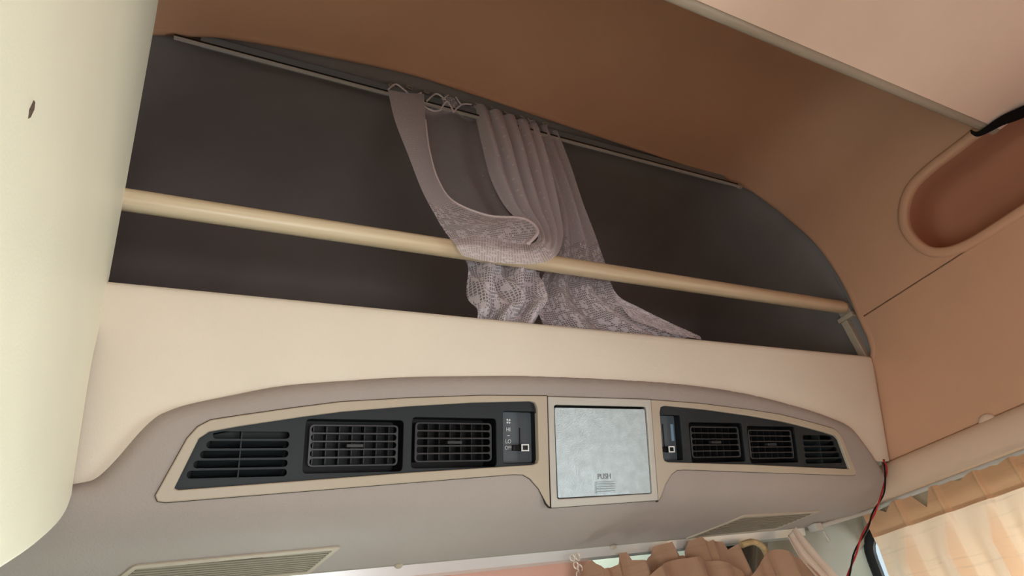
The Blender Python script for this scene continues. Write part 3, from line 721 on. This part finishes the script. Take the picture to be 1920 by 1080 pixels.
vis = bevel(tag(link('sun_visor', mesh('sun_visor', V, Fc), M['visor']), 'rose-beige sun visor hanging below the white windshield rail', 'visor'), 0.004)
V, Fc = boxv(lambda p, o: Vector((p[0], 1.32+(0.26-p[1])*0.36+o, p[1])), -0.2, 1.62, -0.62, 0.262, 0.0, 0.006)
tag(link('window_1', mesh('window_1', V, Fc), M['glass']), 'windshield glass behind the curtain and visor', kind='structure')
for nm, x0, x1 in (('light_block_right', 2.03, 2.06), ('light_block_left', -0.36, -0.33)):  # unseen shell added around the cab to keep stray daylight out
    V, Fc = wbox(x0, x1, YB-0.05, 1.84, 0.31, 1.62); tag(link(nm, mesh(nm, V, Fc), M['pillar']), 'unseen outer cab skin added to block light behind the lining', kind='structure')
V, Fc = wbox(-0.36, 2.06, YB-0.05, 1.84, 1.60, 1.63); tag(link('roof', mesh('roof', V, Fc), M['pillar']), 'unseen outer roof added to block light above the headliner', kind='structure')
V, Fc = wbox(-0.36, 2.06, 1.82, 1.85, 0.25, 1.63); tag(link('light_block_front', mesh('light_block_front', V, Fc), M['pillar']), 'unseen outer nose added to block light above the windshield', kind='structure')
V, Fc = wbox(-0.36, 2.06, YB-0.08, YB-0.05, 0.31, 1.63); tag(link('light_block_rear', mesh('light_block_rear', V, Fc), M['pillar']), 'unseen outer rear skin added to block light', kind='structure')
for x0, x1 in ((1.895, 1.905), (-0.25, -0.24)):
    V, Fc = wbox(x0, x1, 0.99, 1.80, 0.60, 0.98); tag(link('trim_4', mesh('trim_4', V, Fc), M['lining']), 'dark lining at the %s end of the alcove' % ('right' if x0 > 0 else 'left'), kind='structure')
# roof structure behind the console so that no daylight leaks over it
V, Fc = wbox(-0.32, 1.97, 1.30, 1.82, 0.262, 0.300)
tag(link('trim_2', mesh('trim_2', V, Fc), M['pillar']), 'windshield header panel behind the console', kind='structure')
# right A-pillar
pp = [tuple(aty(u, v, 1.33))[0::2] for u, v in [(1415, 1000), (1560, 975), (1640, 945), (1660, 960), (1625, 990), (1600, 1040), (1590, 1120), (1450, 1120), (1425, 1060)]]
V, Fc = cdt(pp, [], None, lambda p, o: Vector((p[0], 1.305-o-0.10*(p[0]-1.7)+(0.25-p[1])*0.3, p[1])), 0.03)
bevel(tag(link('trim_3', mesh('trim_3', V, Fc), M['pillar']), 'grey-green corner pillar cover at the windshield', kind='structure'), 0.005)
# side curtain rail end with knob
sr = empty('side_curtain_rail', (1.84, 1.0, 0.288)); tag(sr, 'thin white curtain rail with end knob beside the corner pillar', 'rail')
p0 = aty(1527, 990, 1.25); p1 = aty(1640, 955, 1.20)
V, Fc = tube(crom([p0, p0.lerp(p1, 0.5), p1, (1.842, 1.10, 0.286), (1.842, 0.6, 0.286), (1.842, -0.6, 0.286)], 6), 0.0065, 10)
link('rod', mesh('rod', V, Fc, 50), M['framegrey'], sr)
k0 = aty(1543, 996, 1.24); V, Fc = tube([k0, k0+Vector((0.003, 0, -0.012)), k0+Vector((0.006, 0, -0.024)), k0+Vector((0.007, 0, -0.030))], [0.003, 0.003, 0.005, 0.003], 10)
put('end_knob', V, Fc, M['framegrey'], sr, None, None, 50)
V, Fc = boxv(lambda p, o: Vector((p[0], o, p[1])), p0.x-0.012, p0.x+0.018, p0.z-0.010, p0.z+0.010, 1.235, 1.262); put('end_stop', V, Fc, M['framegrey'], sr, None, 0.002)

# ------------------------------------------------------------------ side curtain
sc = empty('side_curtain', (1.83, 0.6, 0.0)); tag(sc, 'cream pleated curtain with tan heading tape over the side window', 'curtain')
PL = [1.235, 1.119, 1.002, 0.889, 0.795, 0.69, 0.585, 0.48]
def pleat(y):
    for a, b in zip(PL, PL[1:]):
        if b <= y <= a: return (a-y)/(a-b)
    return 0.0
def sx_(y, z):
    t = pleat(y); g = 0.25+0.75*(t/0.9)**0.8 if t < 0.9 else 1.0-0.75*((t-0.9)/0.1)**0.7
    amp = 0.006 if z > 0.22 else 0.006+0.060*min(1, (0.22-z)/0.10)
    skew = math.sin(math.pi*t)*math.cos(math.pi*t)*amp*0.5
    sag = 0.012*max(0, 0.22-z)
    return 1.842-amp*g+skew-sag-0.010*math.exp(-((t if t < 0.5 else 1-t)/0.07)**2)*(1 if z > 0.20 else 0.35)
def ztop(y):
    t = pleat(y); i = max(k for k in range(len(PL)) if PL[k] >= y-1e-6)
    d = [0.020, 0.042, 0.010, 0.006][min(i, 3)]; c = 0.62
    return 0.284-d*max(0, 1-abs(t-c)/0.26)
def cloth(name, zf0, zf1, nz, dx, m, y0=1.232, y1=0.482, ny=360):
    V = []; Fc = []
    for i in range(ny+1):
        y = y0+(y1-y0)*i/ny; za, zb2 = zf0(y), zf1(y)
        for j in range(nz+1): z = za+(zb2-za)*j/nz; V.append((sx_(y, z)-dx, y+0.006*math.sin(z*25+y*9)*max(0, 0.2-z)*2, z))
    for i in range(ny):
        for j in range(nz): a = i*(nz+1)+j; Fc.append((a, a+1, a+nz+2, a+nz+1))
    return link(name, mesh(name, V, Fc, 70), m, sc)
cloth('cloth', lambda y: 0.222, lambda y: -0.46, 40, 0.0, M['curtain'])
cloth('heading_tape', ztop, lambda y: 0.213, 8, 0.0022, M['tape'])

# ------------------------------------------------------------------ windshield curtain (bunched) with tie
wc = empty('windshield_curtain', (1.25, 1.245, 0.2)); tag(wc, 'brown bunched curtain hanging from the windshield rail', 'curtain')
def lerp_px(pts, n=6): return [(a[0]+(b[0]-a[0])*k/n, a[1]+(b[1]-a[1])*k/n) for a, b in zip(pts, pts[1:]) for k in range(n)]+[pts[-1]]
ctop = lerp_px([(1084, 1085), (1092, 1064), (1110, 1050), (1116, 1058), (1129, 1068), (1146, 1064), (1160, 1058), (1166, 1036), (1178, 1034), (1186, 1050), (1206, 1054), (1224, 1040), (1228, 1024), (1256, 1017), (1262, 1030), (1270, 1044), (1290, 1040), (1294, 1014), (1310, 1008), (1328, 1016), (1336, 1012), (1358, 1014), (1366, 1030), (1380, 1020), (1392, 1030), (1402, 1052)])
def bunch(name, tp, y0, amp, fq, m, drop=0.45, seed=0.0):
    V = []; Fc = []; nz = 16; L_ = [aty(u, v, y0) for u, v in tp]
    for i, p in enumerate(L_):
        for j in range(nz+1):
            f = j/nz; ph = p.x*fq+seed; dy = amp*(math.asin(math.sin(ph))*0.9+0.5*math.asin(math.sin(1.7*ph+1.0)))*(0.55+0.45*min(1, f*5))
            z = p.z+(-0.30+0.02*math.sin(ph)-p.z)*f if drop else p.z; V.append((p.x+0.012*math.cos(ph)*f, y0+dy-0.02*f, z))
    n = nz+1
    for i in range(len(L_)-1):
        for j in range(nz): a = i*n+j; Fc.append((a, a+1, a+n+1, a+n))
    return link(name, mesh(name, V, Fc, 70), m, wc)
bunch('cloth_fold', ctop, 1.238, 0.014, 62, M['tan'])
bunch('cloth_fold', crom([(1215, 1085), (1235, 1062), (1262, 1050), (1300, 1046), (1335, 1050), (1370, 1060), (1398, 1075)], 6), 1.205, 0.014, 60, M['tan'], seed=1.0)
bunch('cloth_fold', crom([(1405, 1085), (1425, 1055), (1440, 1035), (1458, 1030), (1475, 1036), (1500, 1046), (1520, 1060), (1545, 1085)], 6), 1.20, 0.010, 55, M['tan'], seed=2.0)
ri = aty(1077, 1046, 1.255); parts = []
for dx, dz in ((-0.007, 0.0), (0.007, 0.001), (-0.002, -0.016), (0.006, -0.022), (0.0, -0.036)):
    parts.append(tube([(ri.x+dx+0.006*math.cos(a), 1.252, ri.z+dz+0.007*math.sin(a)) for a in [2*math.pi*k/12 for k in range(13)]], 0.0016, 6, False))
put('hook_chain', *join(parts), M['satin'], wc, 'small pale plastic hooks hanging from the rail', None, 50)
# braid and light gap piece
br_ = [aty(u, v, 1.235) for u, v in crom([(1390, 1022), (1410, 1016), (1426, 1022), (1436, 1036), (1445, 1060)], 5)]
put('tie_braid', *tube(br_, 0.008, 8), M['rope'], wc, 'twisted gold tie braid', None, 60)
def ribbon(pts, wv, m, name, lab, cat, thick=0.0015):
    """pts: centre line in 3D; wv: half-width vectors"""
    V = []; Fc = []; P = [Vector(p) for p in crom([tuple(p) for p in pts], 6)]; Wd = [Vector(p) for p in crom([tuple(p) for p in wv], 6)]; n = 9
    for i, (p, w_) in enumerate(zip(P, Wd)):
        t = (P[min(i+1, len(P)-1)]-P[max(i-1, 0)]).normalized(); nn = t.cross(w_).normalized()
        for k in range(n):
            s = -1+2*k/(n-1); V.append(p+w_*s+nn*(0.004*math.cos(s*7)*thick/0.0015 if cat == 'ribbon' else 0))
    N0 = len(V); V += [v+Vector((0, thick, thick*0.3)) for v in V]
    for i in range(len(P)-1):
        for k in range(n-1):
            a = i*n+k; Fc += [(a, a+1, a+n+1, a+n), (N0+a, N0+a+n, N0+a+n+1, N0+a+1)]
        for k, s in ((0, 1), (n-1, 0)): a = i*n+k; Fc.append((a, a+n, N0+a+n, N0+a) if s else (a, N0+a, N0+a+n, a+n))
    for i in (0, len(P)-1):
        for k in range(n-1): a = i*n+k; Fc.append((a, N0+a, N0+a+1, a+1))
    return tag(link(name, mesh(name, V, Fc, 60), m), lab, cat)
ribbon([aty(1484, 998, 1.225), aty(1505, 1030, 1.215), aty(1535, 1065, 1.205), aty(1575, 1110, 1.20)], [(0.030, 0.006, 0.012), (0.034, 0.006, 0.018), (0.034, 0.006, 0.020), (0.034, 0.006, 0.020)], M['satin'], 'satin_sash', 'shiny pale satin sash beside the brown windshield curtain', 'ribbon')
# cable
cb = empty('cable', (1.80, 1.08, 0.3)); tag(cb, 'thin red and black twisted cable hanging from the console corner', 'cable')
cp = [(1657, 862, 1.075), (1661, 885, 1.07), (1655, 925, 1.07), (1640, 958, 1.075), (1628, 985, 1.08), (1610, 1020, 1.085), (1598, 1055, 1.09), (1585, 1100, 1.09)]
base = crom([tuple(aty(*p)) for p in cp], 8)
for m, ph, nm in ((M['black'], 0, 'black_wire'), (M['red'], math.pi, 'red_wire')):
    path = [Vector(p)+Vector((math.cos(i*0.33+ph)*0.0024, -abs(0.0), 0.5*math.sin(i*0.33+ph)*0.0024))+Vector((0, 0.0024*math.sin(i*0.33+ph), 0)) for i, p in enumerate(base)]
    put(nm, *tube(path, 0.0022, 8), m, cb, None, None, 60)

# strap under the overhead panel
sp0 = atz(1838, 250, 1.024); sp1 = atz(1880, 226, 1.022); sp2 = atz(1925, 207, 1.018)
e0 = sp2-sp0; wdir = Vector((-e0.y, e0.x, 0)).normalized()
ribbon([sp0+Vector((0, 0.012, 0.02)), sp0, sp1, sp2, sp2+e0*1.2], [wdir*0.010, wdir*0.014, wdir*0.024, wdir*0.029, wdir*0.029], M['strap'], 'webbing_strap', 'black webbing strap under the overhead panel by the oval recess', 'strap', 0.003)

# ------------------------------------------------------------------ lace curtain
lc = empty('lace_curtain', (0.75, 1.05, 0.9)); tag(lc, 'white lace net curtain looped over the wooden pole', 'curtain')
def patch(name, rows, cols=40, per=8, rip=None, motif=(0, 0), uscale=1.0, lab=None, mot=None, wt=1.0):
    """rows: list of control rows, each a list of (u, v, y) points"""
    R_ = []
    for r in rows:
        P = crom([tuple(aty(*q)) for q in r], 12); L_ = [0.0]
        for a, b in zip(P, P[1:]): L_.append(L_[-1]+(Vector(b)-Vector(a)).length)
        row = []
        for k in range(cols+1):
            d = L_[-1]*k/cols; i = 0
            while i < len(P)-2 and L_[i+1] < d: i += 1
            f = (d-L_[i])/max(1e-9, L_[i+1]-L_[i]); row.append(tuple(Vector(P[i]).lerp(Vector(P[i+1]), f)))
        R_.append(row)
    grid = []
    colsP = [crom([R_[i][k] for i in range(len(R_))], per) for k in range(cols+1)]
    nr = len(colsP[0]); mid = colsP[cols//2]; vl = [0.0]
    for a, b in zip(mid, mid[1:]): vl.append(vl[-1]+(Vector(b)-Vector(a)).length)
    wd = max(sum((Vector(a)-Vector(b)).length for a, b in zip(r, r[1:])) for r in R_)
    V = []; Fc = []; uvs = []; mt = []
    for i in range(nr):
        for k in range(cols+1):
            p = Vector(colsP[k][i]); f = i/(nr-1); g = k/cols
            if rip: p += rip(f, g)
            V.append(p); uvs.append((g*wd*1.25, vl[i])); mt.append(mot(f, g) if mot else motif[0]+(motif[1]-motif[0])*f)
    for i in range(nr-1):
        for k in range(cols): a = i*(cols+1)+k; Fc.append((a, a+1, a+cols+2, a+cols+1))
    me = bpy.data.meshes.new(name); me.from_pydata([tuple(v) for v in V], [], Fc); me.shade_smooth()
    ul = me.uv_layers.new(name='uv')
    for lp_ in me.loops: ul.data[lp_.index].uv = uvs[lp_.vertex_index]
    at = me.attributes.new('motif', 'FLOAT', 'POINT')
    for i, x in enumerate(mt): at.data[i].value = x
    at = me.attributes.new('weight', 'FLOAT', 'POINT')
    for i in range(len(mt)): at.data[i].value = wt(i//(cols+1)/(nr-1)) if callable(wt) else wt
    return tag(link(name, me, M['lace'], lc), lab)
# left strip with the hem
LE = [(727, 168), (740, 225), (765, 290), (788, 350), (808, 390), (825, 420), (838, 440), (846, 450), (850, 456)]
HE = [(795, 176), (798, 225), (806, 285), (822, 338), (850, 378), (915, 405), (982, 411), (1008, 434), (990, 457)]
ysl = [1.055, 1.045, 1.035, 1.02, 1.005, 0.99, 0.98, 0.975, 0.972]
patch('lace_front_edge', [[(a[0], a[1], y), ((a[0]+b[0])/2, (a[1]+b[1])/2+2, y-0.006), (b[0], b[1], y)] for a, b, y in zip(LE, HE, ysl)], 24, 8, None, uscale=0.14, mot=lambda f, g: 0.15+0.9*max(0, (f-0.38)/0.3), wt=1.15)
hem = [aty(u, v, y-0.003) for (u, v), y in zip(crom(HE, 6), [ysl[0]+(ysl[-1]-ysl[0])*i/(6*8) for i in range(49)])]
put('hem_cord', *tube(hem[6:], [0.0022+0.0024*min(1, max(0, i-12)/14) for i in range(len(hem)-6)], 8), M['lacecord'], lc, 'bright stitched hem cord', None, 60)
# sheer middle behind the hem
def rp2(f, g): return Vector((0, 0.010*math.sin(g*9), 0))
patch('lace_sheer', [[(792, 180, 1.066), (840, 186, 1.066), (888, 192, 1.066)], [(800, 260, 1.07), (850, 262, 1.07), (905, 270, 1.068)], [(815, 330, 1.07), (870, 335, 1.07), (925, 345, 1.068)], [(850, 390, 1.065), (905, 400, 1.065), (960, 405, 1.06)], [(880, 430, 1.05), (935, 438, 1.05), (995, 440, 1.045)]], 26, 8, rp2, uscale=0.18, mot=lambda f, g: 1.0 if f < 0.07 else 0.0, wt=lambda f: 1.2 if f < 0.10 else 0.45)
# gathered part sweeping down, round and back along the pole
IN = [(885, 192), (902, 260), (920, 330), (948, 385), (985, 420), (1009, 440), (996, 457), (950, 451), (900, 441), (847, 449)]
OU = [(1004, 233), (1016, 280), (1033, 340), (1047, 400), (1054, 442), (1044, 478), (1010, 494), (950, 494), (900, 488), (866, 479)]
ysg = [1.055, 1.05, 1.045, 1.035, 1.005, 0.972, 0.966, 0.966, 0.968, 0.972]
def rp3(f, g): a = 0.020*max(0, 1-f*1.6)*min(1, 0.35+f*6); return Vector((0.004*math.cos(g*30)*max(0, 1-2*f), a*math.sin(g*29+0.6), 0))
patch('lace_gather', [[(a[0], a[1], y+0.006), ((a[0]*0.6+b[0]*0.4), (a[1]*0.6+b[1]*0.4), y-0.010), (b[0], b[1], y+0.004)] for a, b, y in zip(IN, OU, ysg)], 60, 8, rp3, uscale=0.30, mot=lambda f, g: 0.05+0.95*max(0, min(1, (f-0.52)/0.1)), wt=1.25)
# bunch below the pole
def rp4(f, g): return Vector((0.006*math.sin(f*11+g*4), 0.016*math.sin(g*15+f*5)+0.008*math.sin(g*27-f*9), 0.003*math.sin(g*18)))
patch('lace_bunch', [[(868, 478, 1.025), (940, 486, 1.022), (1022, 500, 1.025)], [(876, 505, 1.03), (940, 515, 1.022), (1014, 525, 1.03)], [(885, 530, 1.035), (945, 540, 1.018), (1008, 546, 1.03)], [(882, 562, 1.035), (945, 570, 1.02), (1026, 566, 1.02)], [(886, 590, 1.035), (945, 596, 1.028), (1008, 592, 1.03)], [(893, 612, 1.04), (945, 620, 1.036), (985, 618, 1.036)]], 44, 8, rp4, uscale=0.22, mot=lambda f, g: 1.0, wt=1.35)
# right hand length falling to the deck
def rp5(f, g): return Vector((0.004*math.sin(g*22)*f, (0.007+0.012*f)*math.sin(g*17+0.5), 0))
patch('lace_fall', [[(985, 222, 1.062), (1015, 234, 1.062), (1043, 248, 1.062)], [(1012, 300, 1.065), (1042, 304, 1.06), (1067, 312, 1.065)], [(1034, 370, 1.07), (1062, 374, 1.06), (1089, 382, 1.068)], [(1040, 430, 1.07), (1075, 434, 1.06), (1111, 442, 1.066)], [(1030, 490, 1.07), (1080, 494, 1.055), (1131, 502, 1.06)], [(1012, 535, 1.07), (1080, 542, 1.055), (1150, 556, 1.055)], [(1010, 570, 1.065), (1090, 580, 1.05), (1195, 584, 1.05)], [(1020, 603, 1.06), (1110, 608, 1.045), (1250, 612, 1.045)], [(1030, 628, 1.055), (1130, 632, 1.045), (1300, 636, 1.045)]], 50, 8, rp5, uscale=0.26, mot=lambda f, g: 0.05+max(0, min(1, (f-0.36)/0.12)))
patch('lace_tail', [[(1148, 553, 1.05), (1165, 575, 1.045), (1185, 600, 1.04)], [(1195, 575, 1.04), (1205, 592, 1.035), (1220, 612, 1.03)], [(1245, 600, 1.03), (1252, 612, 1.026), (1262, 626, 1.024)], [(1312, 630, 1.020), (1314, 633, 1.018), (1316, 637, 1.016)]], 14, 8, None, uscale=0.08, mot=lambda f, g: 0.9)
# heading: loops and rings under the rail
lps = [((800, 190), (818, 176), (836, 188)), ((830, 186), (848, 176), (864, 196)), ((796, 200), (812, 208), (826, 206)), ((826, 206), (838, 190), (850, 208)), ((850, 210), (866, 196), (884, 196)), ((728, 168), (742, 158), (760, 170)), ((760, 170), (772, 180), (790, 174))]
for lpz in lps: put('heading_loop', *tube([aty(u, v, 1.056) for u, v in crom(lpz, 6)], 0.0026, 6), M['lacecord'], lc, None, None, 60)
for u, v in ((734, 164), (768, 168), (800, 176), (838, 184), (876, 190), (893, 196), (921, 203), (950, 214), (980, 222), (994, 228), (1022, 236)):
    c = aty(u, v-4, 1.06); put('curtain_ring', *tube([(c.x+0.008*math.cos(a), 1.06+0.002*math.sin(a), c.z+0.008*math.sin(a)) for a in [2*math.pi*k/14 for k in range(15)]], 0.0017, 6, False), M['taupe'], lc, None, None, 60)
# small black fitting on the deck edge
c = aty(1402, 640, 1.03); V, Fc = ring_loft([[(c.x+r*math.cos(a), 1.045+r*math.sin(a), z) for a in [2*math.pi*k/18 for k in range(18)]] for z, r in ((0.661, 0.020), (0.690, 0.019), (0.700, 0.014), (0.704, 0.006))])
tag(link('deck_knob', mesh('deck_knob', V, Fc, 50), M['black']), 'small black knob on the alcove deck right of the lace', 'knob')
